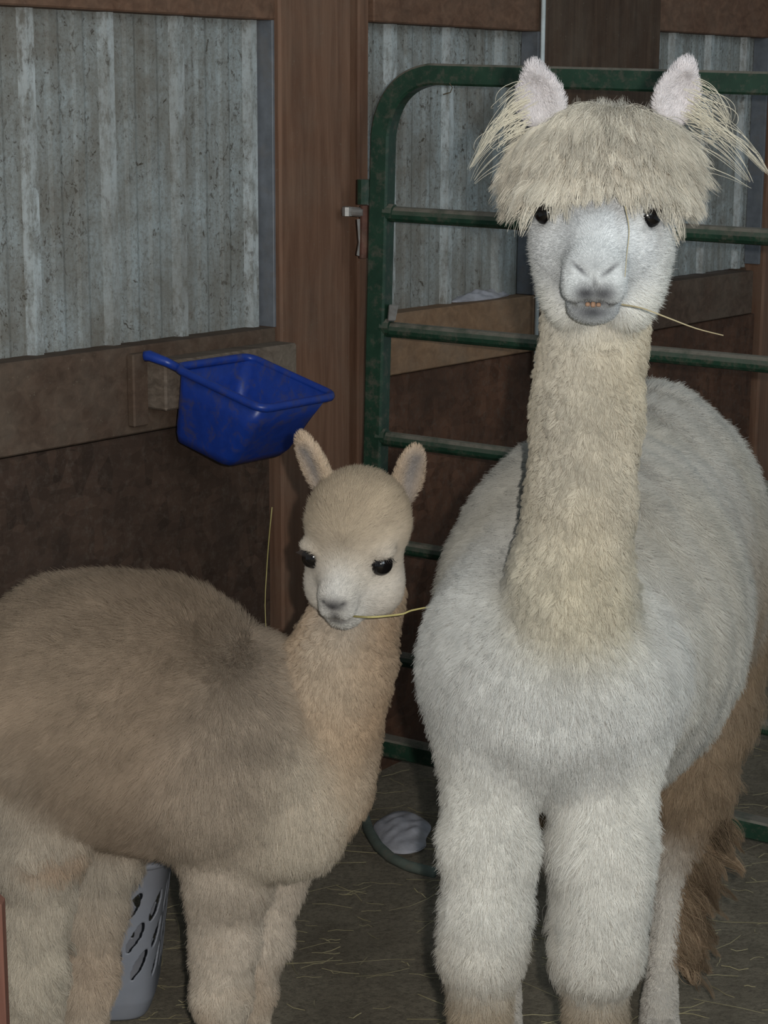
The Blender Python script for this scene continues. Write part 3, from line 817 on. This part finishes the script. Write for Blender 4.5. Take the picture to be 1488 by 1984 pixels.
def mix(w, table, n, P):
    o = np.zeros((n, 3))
    for k_, v in w.items(): o += w[k_][:, None]*np.array(table[k_])
    return o
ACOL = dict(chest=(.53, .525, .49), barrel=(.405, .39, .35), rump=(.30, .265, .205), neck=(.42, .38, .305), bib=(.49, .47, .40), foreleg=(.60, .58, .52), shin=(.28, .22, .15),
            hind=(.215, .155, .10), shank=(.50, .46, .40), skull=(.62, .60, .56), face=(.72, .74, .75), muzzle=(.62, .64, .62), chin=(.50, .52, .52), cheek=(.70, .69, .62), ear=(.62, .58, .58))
def adult_col(P, Nn=None):
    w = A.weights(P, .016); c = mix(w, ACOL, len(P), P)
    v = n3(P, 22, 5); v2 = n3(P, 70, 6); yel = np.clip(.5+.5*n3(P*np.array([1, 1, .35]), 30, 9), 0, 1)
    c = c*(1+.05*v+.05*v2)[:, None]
    c = c*(1+(w['barrel']+w['chest'])*yel*.0)[:, None]
    c = c*(1+(w['hind']*.22*n3(P*np.array([1, 1, 2.0]), 60, 61)+(w['neck']+w['bib'])*.06*n3(P, 150, 62)))[:, None]
    warm = (w['neck']+w['bib'])*yel+.5*w['barrel']*yel
    c = c*(1+warm[:, None]*np.array([.03, -.01, -.10]))
    # brown stain on the rear flank
    x = P[:, 0]; y = P[:, 1]; z = P[:, 2]
    st = np.clip((x-.38)/.14, 0, 1)*np.clip((.95-z)/.30, 0, 1)*np.clip((y-2.72)/.1, 0, 1)*(w['barrel']+w['rump']+w['hind'])*np.clip(.75+.4*v, 0, 1)
    c = c*(1-st[:, None])+np.array((.22, .16, .105))*st[:, None]
    q = (P-HO)@HX.T
    g3 = lambda r, f, u, a, b, d: np.exp(-(((q[:, 0]-r)/a)**2+((q[:, 1]-f)/b)**2+((q[:, 2]-u)/d)**2))
    dk = .90*g3(-.012, .125, -.073, .014, .04, .014)+.90*g3(.014, .125, -.072, .016, .04, .014)      # dark skin round the mouth
    dk = np.maximum(dk, 1.0*g3(0, .10, -.099, .028, .05, .012))
    dk = np.maximum(dk, 1.0*g3(0, .115, -.0870, .034, .05, .0055))
    dk = np.maximum(dk, .85*g3(0, .132, -.064, .0045, .02, .014))
    dk = np.maximum(dk, .38*g3(0, .118, -.038, .030, .04, .013))
    dk = np.maximum(dk, .30*g3(-.030, .075, -.020, .010, .04, .030))  # soft grey shade beside the nose, painted into the coat
    dk = np.minimum(dk, 1)
    for s in (-1, 1):
        dk = np.maximum(dk, .96*np.exp(-(((q[:, 0]*s-.018)/.012)**2+((q[:, 2]+.0435-(q[:, 0]*s-.018)*.7)/.0042)**2+((q[:, 1]-.128)/.02)**2))*(q[:, 0]*s > 0))
        dk = np.maximum(dk, .92*g3(s*.067, .018, .001, .013, .02, .012))
    c = c*(1-dk[:, None])+np.array((.07, .07, .075))*dk[:, None]
    return c
def adult_lump(V, vn):
    w = A.weights(V, .02); wb = w['barrel']+w['rump']+w['chest']*.5
    # long soft folds of the fleece running over the side
    s = np.sin((V[:, 0]*.45+V[:, 1]*.85+V[:, 2]*.12+.012*n3(V, 9, 48))*105)
    fold = s*np.clip(n3(V, 6, 41)*.5+.5, 0, 1)*np.clip((V[:, 0]-.20)/.12, 0, 1)
    return wb*(.0045*fold+.003*n3(V, 35, 44))+(w['neck']+w['bib'])*(.0018*n3(V, 60, 45))+(w['foreleg']+w['hind'])*(.004*n3(V, 45, 46))
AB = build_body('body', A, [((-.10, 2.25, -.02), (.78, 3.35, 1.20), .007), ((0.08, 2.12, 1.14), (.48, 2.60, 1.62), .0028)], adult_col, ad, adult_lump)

# ------------------------------------------------------------------ fleece of the adult
P, Nn = sample(AB, 400000, lambda C, n: seen(C, n)*np.where(C[:, 2] > 1.22, 1.5, 1.0), 3)
w = A.weights(P, .012)
ALEN = dict(chest=.024, barrel=.022, rump=.026, neck=.011, bib=.020, foreleg=.024, shin=.020, hind=.032, shank=.006, skull=.008, face=.0045, muzzle=.0022, chin=.003, cheek=.018, ear=.006)
L = sum(w[k_]*v for k_, v in ALEN.items())
q = (P-HO)@HX.T
L = L-.010*w['foreleg']*np.clip(-Nn[:, 1]*1.3, 0, 1)
L = np.where((np.abs(np.abs(q[:, 0])-.068) < .015) & (np.abs(q[:, 2]-.002) < .014) & (q[:, 1] > -.01), .0008, L)
hw = w['skull']+w['face']+w['muzzle']+w['cheek']+w['chin']
cmb = np.tile(DOWN, (len(P), 1))+np.array([.25, .3, 0])*(w['barrel']+w['rump'])[:, None]
out = Nn*np.array([1, 1, 0]); cmb = cmb+out*.25
cmb = cmb*(1-hw[:, None])+(-HF*1.0+np.array([0, 0, -.25]))*hw[:, None]+hw[:, None]*HR*np.tanh(q[:, 0]/.03)[:, None]*.5
cmb = cmb*(1-w['ear'][:, None])+np.array([0, 0, 1.])*w['ear'][:, None]
cmb = tang(cmb, Nn); cmb /= np.linalg.norm(cmb, axis=1, keepdims=True)
an = .75-.45*hw; ac = .55+.3*hw
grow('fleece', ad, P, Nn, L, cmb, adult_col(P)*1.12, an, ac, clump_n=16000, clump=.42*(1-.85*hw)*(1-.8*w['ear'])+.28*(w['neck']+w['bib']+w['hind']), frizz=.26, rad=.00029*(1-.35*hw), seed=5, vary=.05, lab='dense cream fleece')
# longer locks on the legs' inner and rear sides, on the cheeks and on the brown thigh
P, Nn = sample(AB, 26000, lambda C, n: (lambda ww: (ww['foreleg']+ww['hind']*1.5+.25*ww['shin']+.5*np.clip((.62-C[:, 2])/.06, 0, 1)*ww['chest'])*np.clip(np.abs(n[:, 0])-.25, 0, 1)+1e-6)(A.weights(C, .012)), 8)
w = A.weights(P, .012)
inner = np.clip(-(P[:, 0]-.195)*np.sign(Nn[:, 0])*30, 0, 1)*w['foreleg']
L = .022+.022*inner+.035*w['hind']
grow('long_lock', ad, P, Nn, L, tang(np.tile(DOWN, (len(P), 1)), Nn), adult_col(P)*1.1, .7, .8, bend=.9, seg=7, clump_n=900, clump=.65, frizz=.15, rad=.00028, curl=.35, seed=9, vary=.06, lab='longer wavy locks on the legs')
# brown matted fringe down the back of the hind leg
ha, hb = at(1352, 1540, 2.97), at(1296, 1850, 2.955)
n_ = 11000; r_ = np.random.default_rng(21); t_ = r_.random(n_)**.8
P = ha*(1-t_[:, None])+hb*t_[:, None]; P = P+np.stack([.02+r_.normal(0, .010, n_), r_.normal(.004, .018, n_), np.zeros(n_)], 1)
dd = A.full(P); P = P-A.grad(P)*(dd-.001)[:, None]; g_ = A.grad(P)
keep_ = (g_[:, 0] > .15)
P, g_ = P[keep_], g_[keep_]; Nn = g_+np.array([.3, -.7, 0]); Nn /= np.linalg.norm(Nn, axis=1, keepdims=True)
c_ = np.array((.185, .13, .083))*(1+.25*n3(P, 60, 3))[:, None]
r2 = np.random.default_rng(4)
grow('matted_fringe', ad, P, Nn, r2.choice([.05, .07, .095], len(P)), nrm((.42, .06, -1))[None, :].repeat(len(P), 0), c_, .75, .6, bend=.8, seg=10, clump_n=190, clump=.9, frizz=.16, rad=.00036, curl=.55, seed=22, vary=.22, lab='brown matted wool on the hind leg')
# topknot: long locks from the crown over the brow
crown = at(1180, 228, 2.45)
def topknot_w(C, n):
    q = (C-HO)@HX.T; up = (C-HO)[:, 2]
    return ((q[:, 2] > .018) & (q[:, 1] < .035) & (C[:, 2] > 1.36)).astype(float)*(A.weights(C, .01)['ear'] < .5)+1e-9
P, Nn = sample(AB, 26000, topknot_w, 31)
# extra hair volume: raise the roots on a cap above the skull
d0 = (P-crown); d0[:, 2] *= .15; hor = d0/np.maximum(np.linalg.norm(d0, axis=1, keepdims=True), 1e-6)
cm = hor*.55+np.array([0, -.45, -.95]); cm = cm/np.linalg.norm(cm, axis=1, keepdims=True)
rr = np.linalg.norm((P-crown)[:, :2], axis=1)
L = .092-.030*np.clip(rr/.08, 0, 1)+.010*n3(P, 45, 77)
Nn = Nn*.7+np.array([0, -.35, 0])+hor*.35; Nn /= np.linalg.norm(Nn, axis=1, keepdims=True)
cc = np.array((.60, .55, .45))*(1+.11*n3(P, 55, 12))[:, None]
tk = grow('topknot', ad, P, Nn, L, cm, cc, 1.0, .6, bend=.98, seg=9, clump_n=800, clump=.62, frizz=.22, rad=.00030, body=A, keep=.010, curl=.12, seed=32, vary=.12, lab='long shaggy forelock')
P, Nn = sample(AB, 900, lambda C, n: np.exp(-((np.linalg.norm((C-crown)[:, :2], axis=1))/.035)**2)*(C[:, 2] > 1.42)*(A.weights(C, .01)['ear'] < .3)+1e-9, 36)
grow('crown_tuft', ad, P, Nn, .030+.0*P[:, 0], tang(Nn*0+np.array([0, 0, 1.]), Nn), np.tile((.58, .54, .46), (len(P), 1)), 1.0, .3, bend=.2, seg=4, clump_n=60, clump=.7, frizz=.35, rad=.0003, seed=37, vary=.1)
# ear tassels
for i, s in enumerate((-1, 1)):
    r_ = np.random.default_rng(50+i); n_ = 120; b = eb[i]*.72+et[i]*.28+np.array([s*.020, -.006, -.01])
    P = b+r_.normal(0, .008, (n_, 3))*np.array([.7, .6, 2.4]); Nn = np.tile(nrm((s*.6, -.6, .4)), (n_, 1))
    cm = np.tile(nrm((s*.33, -.05, -1)), (n_, 1))
    Ls = r_.choice([.04, .06, .09, .125], n_)
    grow('ear_tassel', ad, P, Nn, Ls, cm, np.tile((.60, .55, .43), (n_, 1)), .8, .6, bend=.95, seg=10, clump_n=10, clump=.9, frizz=.13, rad=.00036, curl=.12, seed=60+i, vary=.08)
# eyes, teeth, nails
for s in (-1, 1):
    e = uv_ball('eye', hd(s*.0600, .013, .001), .0170, M['eye'], ad)
for i, x in enumerate((-.0075, 0, .0075)):
    bm = bmesh.new(); c = hd(x*.85, .110, -.0885); a, f, u = HR*.0029, HF*.005, HU*(.0024+.0008*(i % 2))
    hexa(bm, [c-a-f-u, c+a-f-u, c+a+f-u, c-a+f-u, c-a*.9-f+u, c+a*.9-f+u, c+a*.9+f+u, c-a*.9+f+u], .0012); bmesh.ops.recalc_face_normals(bm, faces=bm.faces)
    child(bm_obj('tooth', bm, M['tooth']), ad)
def nails(parent, fx_, fy_, hs, yr):
    for sx in (-hs, hs): uv_ball('toenail', (fx_+sx, fy_, .011), .010, M['horn'], parent, (.8, 1.7, .9), seg=12)
for x in (953, 1176): nails(ad, at(x-12, 1960, 2.50)[0], 2.438, .017, 0)
for h_ in hf: nails(ad, h_[0], 2.868, .015, 0)

# ------------------------------------------------------------------ the young one
yo = empty('young_alpaca', (float(at(400, 1400, 2.85)[0]), 2.84, 0)); tag(yo, 'small tan and cream young alpaca holding a straw, standing beside the blue bucket', 'alpaca')
B = Body()
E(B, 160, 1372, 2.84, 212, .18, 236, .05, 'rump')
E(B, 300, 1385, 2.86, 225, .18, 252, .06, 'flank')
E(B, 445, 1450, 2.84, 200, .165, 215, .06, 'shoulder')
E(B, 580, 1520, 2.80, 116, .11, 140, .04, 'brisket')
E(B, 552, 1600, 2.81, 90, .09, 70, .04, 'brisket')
# neck
Cn(B, 700, 1160, 2.86, 82, 665, 1290, 2.83, 92, .03, 'neck')
Cn(B, 665, 1290, 2.83, 92, 630, 1500, 2.80, 97, .03, 'neck')
Cn(B, 625, 1330, 2.87, 75, 560, 1440, 2.86, 110, .04, 'neckside')
# front legs
def leg(b, pts, k, regs, foot_y, toe=.013, hs=.013, fr=.014):
    for (a, c, rg) in zip(pts, pts[1:], regs):
        Cn(b, *a, *c, k, rg)
    x, y, Y, r = pts[-1]; e = at(x, y, Y)
    b.cone(e, (e[0], foot_y+.01, .045), r*mpp(x, y, Y), .021, k=.012, reg='foot')
    for sx in (-hs, hs): b.ell((e[0]+sx-.004, foot_y-.012, .015), (fr, .03, .017), k=.008, reg='foot')
    return e
Cn(B, 455, 1520, 2.81, 100, 448, 1700, 2.80, 60, .05, 'shoulder')
f1 = leg(B, [(440, 1590, 2.80, 72), (446, 1720, 2.80, 60), (446, 1820, 2.80, 50), (436, 1935, 2.80, 52)], .03, ['leg', 'leg', 'leg'], 2.79)
f2 = leg(B, [(565, 1590, 2.87, 70), (543, 1720, 2.88, 42), (522, 1820, 2.89, 33), (506, 1925, 2.90, 32)], .03, ['leg', 'leg', 'leg'], 2.89)
f3 = leg(B, [(70, 1500, 2.80, 130), (80, 1640, 2.76, 82), (75, 1760, 2.75, 50), (72, 1900, 2.73, 46), (74, 1985, 2.72, 42)], .03, ['thigh', 'thigh', 'hindleg', 'hindleg'], 2.71)
f4 = leg(B, [(190, 1540, 2.88, 90), (208, 1660, 2.84, 50), (188, 1780, 2.82, 42), (178, 1900, 2.80, 38), (172, 1985, 2.79, 36)], .03, ['thigh', 'thigh', 'hindfar', 'hindfar'], 2.78)
# head
YF = nrm((-.27, -.91, -.27)); YR = nrm(np.cross(YF, (0.03, 0, 1))); YU = np.cross(YR, YF); YR = -YR; YX = np.array([YR, YF, YU])
YO = at(676, 1082, 2.74)
def yh(r, f, u): return YO+YR*r+YF*f+YU*u
B.ell(yh(0, -.055, .034), (.075, .083, .076), YX, k=.02, reg='skull')
B.ell(yh(0, -.030, -.020), (.064, .066, .056), YX, k=.02, reg='face')
B.cone(yh(0, .000, -.016), yh(0, .052, -.028), .043, .029, k=.025, reg='face')
B.ell(yh(0, .064, -.034), (.0245, .020, .021), YX, k=.010, reg='muzzle')
B.cone(yh(0, -.02, -.056), yh(0, .032, -.070), .046, .028, k=.02, reg='jaw')
B.ell(yh(0, .046, -.074), (.020, .018, .013), YX, k=.01, reg='jaw')
for s in (-1, 1):
    B.ell(yh(s*.0120, .064, -.050), (.0140, .016, .014), YX, k=.008, reg='muzzle')
    B.ell(yh(s*.040, -.020, -.056), (.032, .045, .040), YX, k=.025, reg='cheek')
    B.ell(yh(s*.054, .004, .018), (.018, .018, .007), YX, k=.014, reg='face')
    B.ell(yh(s*.058, .014, .000), (.018, .017, .0145), YX, k=.007, reg='face', sub=True)
    B.cone(yh(s*.017, .081, -.028), yh(s*.006, .0855, -.040), .0026, .0042, k=.005, reg='muzzle', sub=True)
    B.cone(yh(0, .080, -.0655), yh(s*.024, .058, -.060), .0030, .0016, k=.003, reg='muzzle', sub=True)
B.cone(yh(0, .0845, -.042), yh(0, .082, -.060), .0022, .0025, k=.004, reg='muzzle', sub=True)
yb = [at(628, 948, 2.81), at(782, 962, 2.83)]; yt = [at(579, 838, 2.80), at(806, 860, 2.82)]
ear(B, yb[0], yt[0], .0275, (-.75, -.65, .0), 'ear', th=.010); ear(B, yb[1], yt[1], .0255, (.50, -.85, .0), 'ear', th=.010)

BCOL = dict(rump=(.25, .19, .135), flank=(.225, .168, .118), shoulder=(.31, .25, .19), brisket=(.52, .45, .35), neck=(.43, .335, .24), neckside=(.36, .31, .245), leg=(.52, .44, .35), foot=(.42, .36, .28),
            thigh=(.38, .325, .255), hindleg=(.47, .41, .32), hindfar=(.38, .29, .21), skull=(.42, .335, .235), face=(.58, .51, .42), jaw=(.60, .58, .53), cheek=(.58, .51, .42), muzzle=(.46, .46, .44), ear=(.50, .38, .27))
def young_col(P, Nn=None):
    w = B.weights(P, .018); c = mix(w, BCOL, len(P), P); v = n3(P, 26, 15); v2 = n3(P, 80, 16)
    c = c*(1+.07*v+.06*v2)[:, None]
    q = (P-YO)@YX.T
    # pale stripe down the nose and pale ring under the eyes
    pale = np.exp(-((q[:, 0]/.018)**2+((q[:, 2]+.015)/.022)**2))*(q[:, 1] > 0)
    pale = np.maximum(pale, w['face']*np.clip((-q[:, 2]-.018)/.02, 0, 1))
    c = c*(1-pale[:, None]*.7)+np.array((.70, .67, .62))*pale[:, None]*.7
    tan_ = (w['leg']+w['hindleg']+w['thigh'])*np.clip(n3(P, 40, 19)-.7, 0, 1)*.6
    c = c*(1-tan_[:, None])+np.array((.36, .23, .14))*tan_[:, None]
    nk = w['neck']*np.clip(n3(P, 33, 27)*.6+.3, 0, 1)*.8
    c = c*(1-nk[:, None])+np.array((.46, .315, .195))*nk[:, None]
    low = w['leg']*np.clip((.16-P[:, 2])/.04, 0, 1)*.5*np.clip(.5+n3(P, 30, 20), 0, 1)
    c = c*(1-low[:, None])+np.array((.42, .27, .16))*low[:, None]
    g3 = lambda r, f, u, a, b, d: np.exp(-(((q[:, 0]-r)/a)**2+((q[:, 1]-f)/b)**2+((q[:, 2]-u)/d)**2))
    dk = 1.0*g3(0, .080, -.034, .0185, .03, .0125)
    dk = np.maximum(dk, .9*g3(0, .083, -.054, .009, .03, .012))
    for s in (-1, 1): dk = np.maximum(dk, 1.0*g3(s*.013, .080, -.031, .007, .03, .006))
    dk = np.maximum(dk, .85*g3(0, .062, -.0690, .016, .03, .0055))
    dk = np.maximum(dk, .45*g3(0, .062, -.015, .004, .03, .004))
    for s in (-1, 1):
        dk = np.maximum(dk, .97*g3(s*.059, .012, .001, .0175, .02, .0145))
    c = c*(1-dk[:, None])+np.array((.085, .08, .08))*dk[:, None]
    if Nn is not None:      # grey inside the ears
        for i, f in enumerate(((-.75, -.65, 0), (.50, -.85, 0))):
            up = nrm(yt[i]-yb[i]); g = nrm(np.array(f)-up*(np.array(f)@up)); side = np.cross(g, up); l = P-yb[i]
            m = w['ear']*np.clip((Nn@g)*1.5, 0, 1)*np.clip(1.25-np.abs(l@side)/.019, 0, 1)*np.clip((.085-l@up)/.02, 0, 1)
            c = c*(1-m[:, None]*.9)+np.array((.30, .28, .27))*m[:, None]*.9
    return c
def young_lump(V, vn):
    w = B.weights(V, .02); wb = w['rump']+w['flank']+w['shoulder']+w['brisket']+w['neckside']
    return wb*(.004*n3(V, 14, 70)+.0035*n3(V, 40, 71))+w['neck']*.0025*n3(V, 75, 72)+(w['leg']+w['thigh']+w['hindleg']+w['hindfar'])*.004*n3(V, 50, 73)
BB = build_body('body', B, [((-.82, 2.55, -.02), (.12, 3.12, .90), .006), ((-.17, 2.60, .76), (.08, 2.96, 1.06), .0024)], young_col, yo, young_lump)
P, Nn = sample(BB, 300000, lambda C, n: seen(C, n)*np.where(C[:, 2] > .76, 1.7, 1.0), 13)
w = B.weights(P, .012)
BLEN = dict(rump=.034, flank=.030, shoulder=.028, brisket=.030, neck=.013, neckside=.022, leg=.020, foot=.008, thigh=.030, hindleg=.024, hindfar=.022, skull=.013, face=.006, jaw=.006, cheek=.009, muzzle=.002, ear=.006)
L = sum(w[k_]*v for k_, v in BLEN.items()); q = (P-YO)@YX.T
L = np.where((np.abs(np.abs(q[:, 0])-.059) < .018) & (np.abs(q[:, 2]) < .0145) & (q[:, 1] > -.015), .0008, L)
hw = w['skull']+w['face']+w['muzzle']+w['cheek']+w['jaw']
bw_ = w['rump']+w['flank']
cmb = np.tile(DOWN, (len(P), 1))+np.array([-.9, 0, .35])*bw_[:, None]
cmb = cmb*(1-hw[:, None])+(-YF+np.array([0, 0, .15]))*hw[:, None]+hw[:, None]*YR*np.tanh(q[:, 0]/.04)[:, None]*.35
cmb = cmb*(1-w['ear'][:, None])+np.array([0, 0, 1.])*w['ear'][:, None]
cmb = tang(cmb, Nn)
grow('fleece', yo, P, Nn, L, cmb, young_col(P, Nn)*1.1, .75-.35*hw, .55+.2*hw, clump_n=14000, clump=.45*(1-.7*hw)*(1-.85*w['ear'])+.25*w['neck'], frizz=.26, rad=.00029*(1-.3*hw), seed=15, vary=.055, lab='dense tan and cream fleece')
P, Nn = sample(BB, 16000, lambda C, n: (lambda ww: ww['thigh']+ww['hindleg']+ww['hindfar']*.7+.4*ww['leg']+.5*ww['brisket']*(C[:, 2] < .5)+1e-6)(B.weights(C, .012)), 18)
w = B.weights(P, .012)
grow('long_lock', yo, P, Nn, .026+.016*(w['thigh']+w['hindleg']), tang(np.tile(DOWN, (len(P), 1))+np.array([.3, 0, 0]), Nn), young_col(P)*1.1, .7, .8, bend=.9, seg=7, clump_n=600, clump=.8, frizz=.15, rad=.00035, curl=.35, seed=19, vary=.12, lab='longer wavy locks on the legs')
for s in (-1, 1): uv_ball('eye', yh(s*.0520, .007, .000), .0175, M['eye'], yo)
for e, fy_ in ((f1, 2.79), (f2, 2.89), (f3, 2.71), (f4, 2.78)): nails(yo, e[0]-.004, fy_-.033, .013, 0)
# lashes
def lashes(parent, pts_a, dirs, n):
    bm = bmesh.new()
    for i in range(n):
        t = i/(n-1); p = pts_a(t); d = dirs(t)
        sweep(bm, [p, p+d*.5+np.array([0, 0, -.001]), p+d], [.0006, .0004, .0002], 3, caps=False)
    return child(bm_obj('eyelash', bm, M['lid']), parent)
for s in (-1, 1):
    lashes(yo, lambda t: yh(s*(.048+.022*t), .028-.022*t, .014-.004*t), lambda t: YR*s*(.001+.007*t)+YF*(.008-.003*t)-YU*.003, 12)
    lashes(ad, lambda t: hd(s*(.056+.020*t), .030-.020*t, .014-.004*t), lambda t: HR*s*(.003+.010*t)+HF*(.010-.004*t)-HU*.006, 14)

# ------------------------------------------------------------------ straws and a twig
def strand(name, pts, r, mat, label, cat='straw'):
    bm = bmesh.new(); P = [Vector(p) for p in pts]
    fine = []
    for i in range(len(P)-1):
        p0, p1, p2, p3 = P[max(i-1, 0)], P[i], P[i+1], P[min(i+2, len(P)-1)]
        for k in range(4):
            t = k/4; fine.append(.5*((2*p1)+(p2-p0)*t+(2*p0-5*p1+4*p2-p3)*t*t+(3*p1-p0-3*p2+p3)*t**3))
    fine.append(P[-1]); n = len(fine)
    sweep(bm, fine, [r*(1-.45*i/(n-1)) for i in range(n)], 6)
    return tag(bm_obj(name, bm, mat), label, cat)
m0 = yh(.020, .060, -.0620)
strand('straw', [m0, at(715, 1196, 2.655), at(745, 1194, 2.65), at(782, 1189, 2.64), at(800, 1182, 2.635), at(850, 1171, 2.62), at(895, 1156, 2.60), at(937, 1136, 2.58)], .0017, M['straw'], 'yellow straw held in the mouth of the small tan alpaca')
strand('straw', [hd(.034, .092, -.092), at(1240, 592, 2.26), at(1290, 610, 2.25), at(1345, 630, 2.24), at(1398, 643, 2.23)], .0011, M['straw_dull'], 'dull thin straw sticking from the mouth of the white alpaca')
tkY = 2.33
strand('twig', [at(1236, 318, tkY), at(1258, 317, tkY-.002), at(1290, 334, tkY-.006)], .0012, M['twig'], 'short dark twig caught in the white topknot', 'twig')
strand('straw', [at(1205, 395, 2.265), at(1213, 440, 2.255), at(1209, 490, 2.245), at(1206, 532, 2.245)], .0008, M['straw_dull'], 'thin straw hanging from the topknot down the white face')
a0, a1, a2 = wall_hit(527, 985, .02), wall_hit(521, 1090, .025), wall_hit(517, 1210, .03)
strand('straw', [wp(a0[0], .02, a0[1]), wp(a1[0], .022, a1[1]), wp(a2[0], .03, a2[1]), wp(a2[0]-.012, .07, .25), wp(a2[0]-.014, .12, .0)], .0013, M['straw'], 'long thin straw leaning upright on the wooden post behind the tan alpaca')
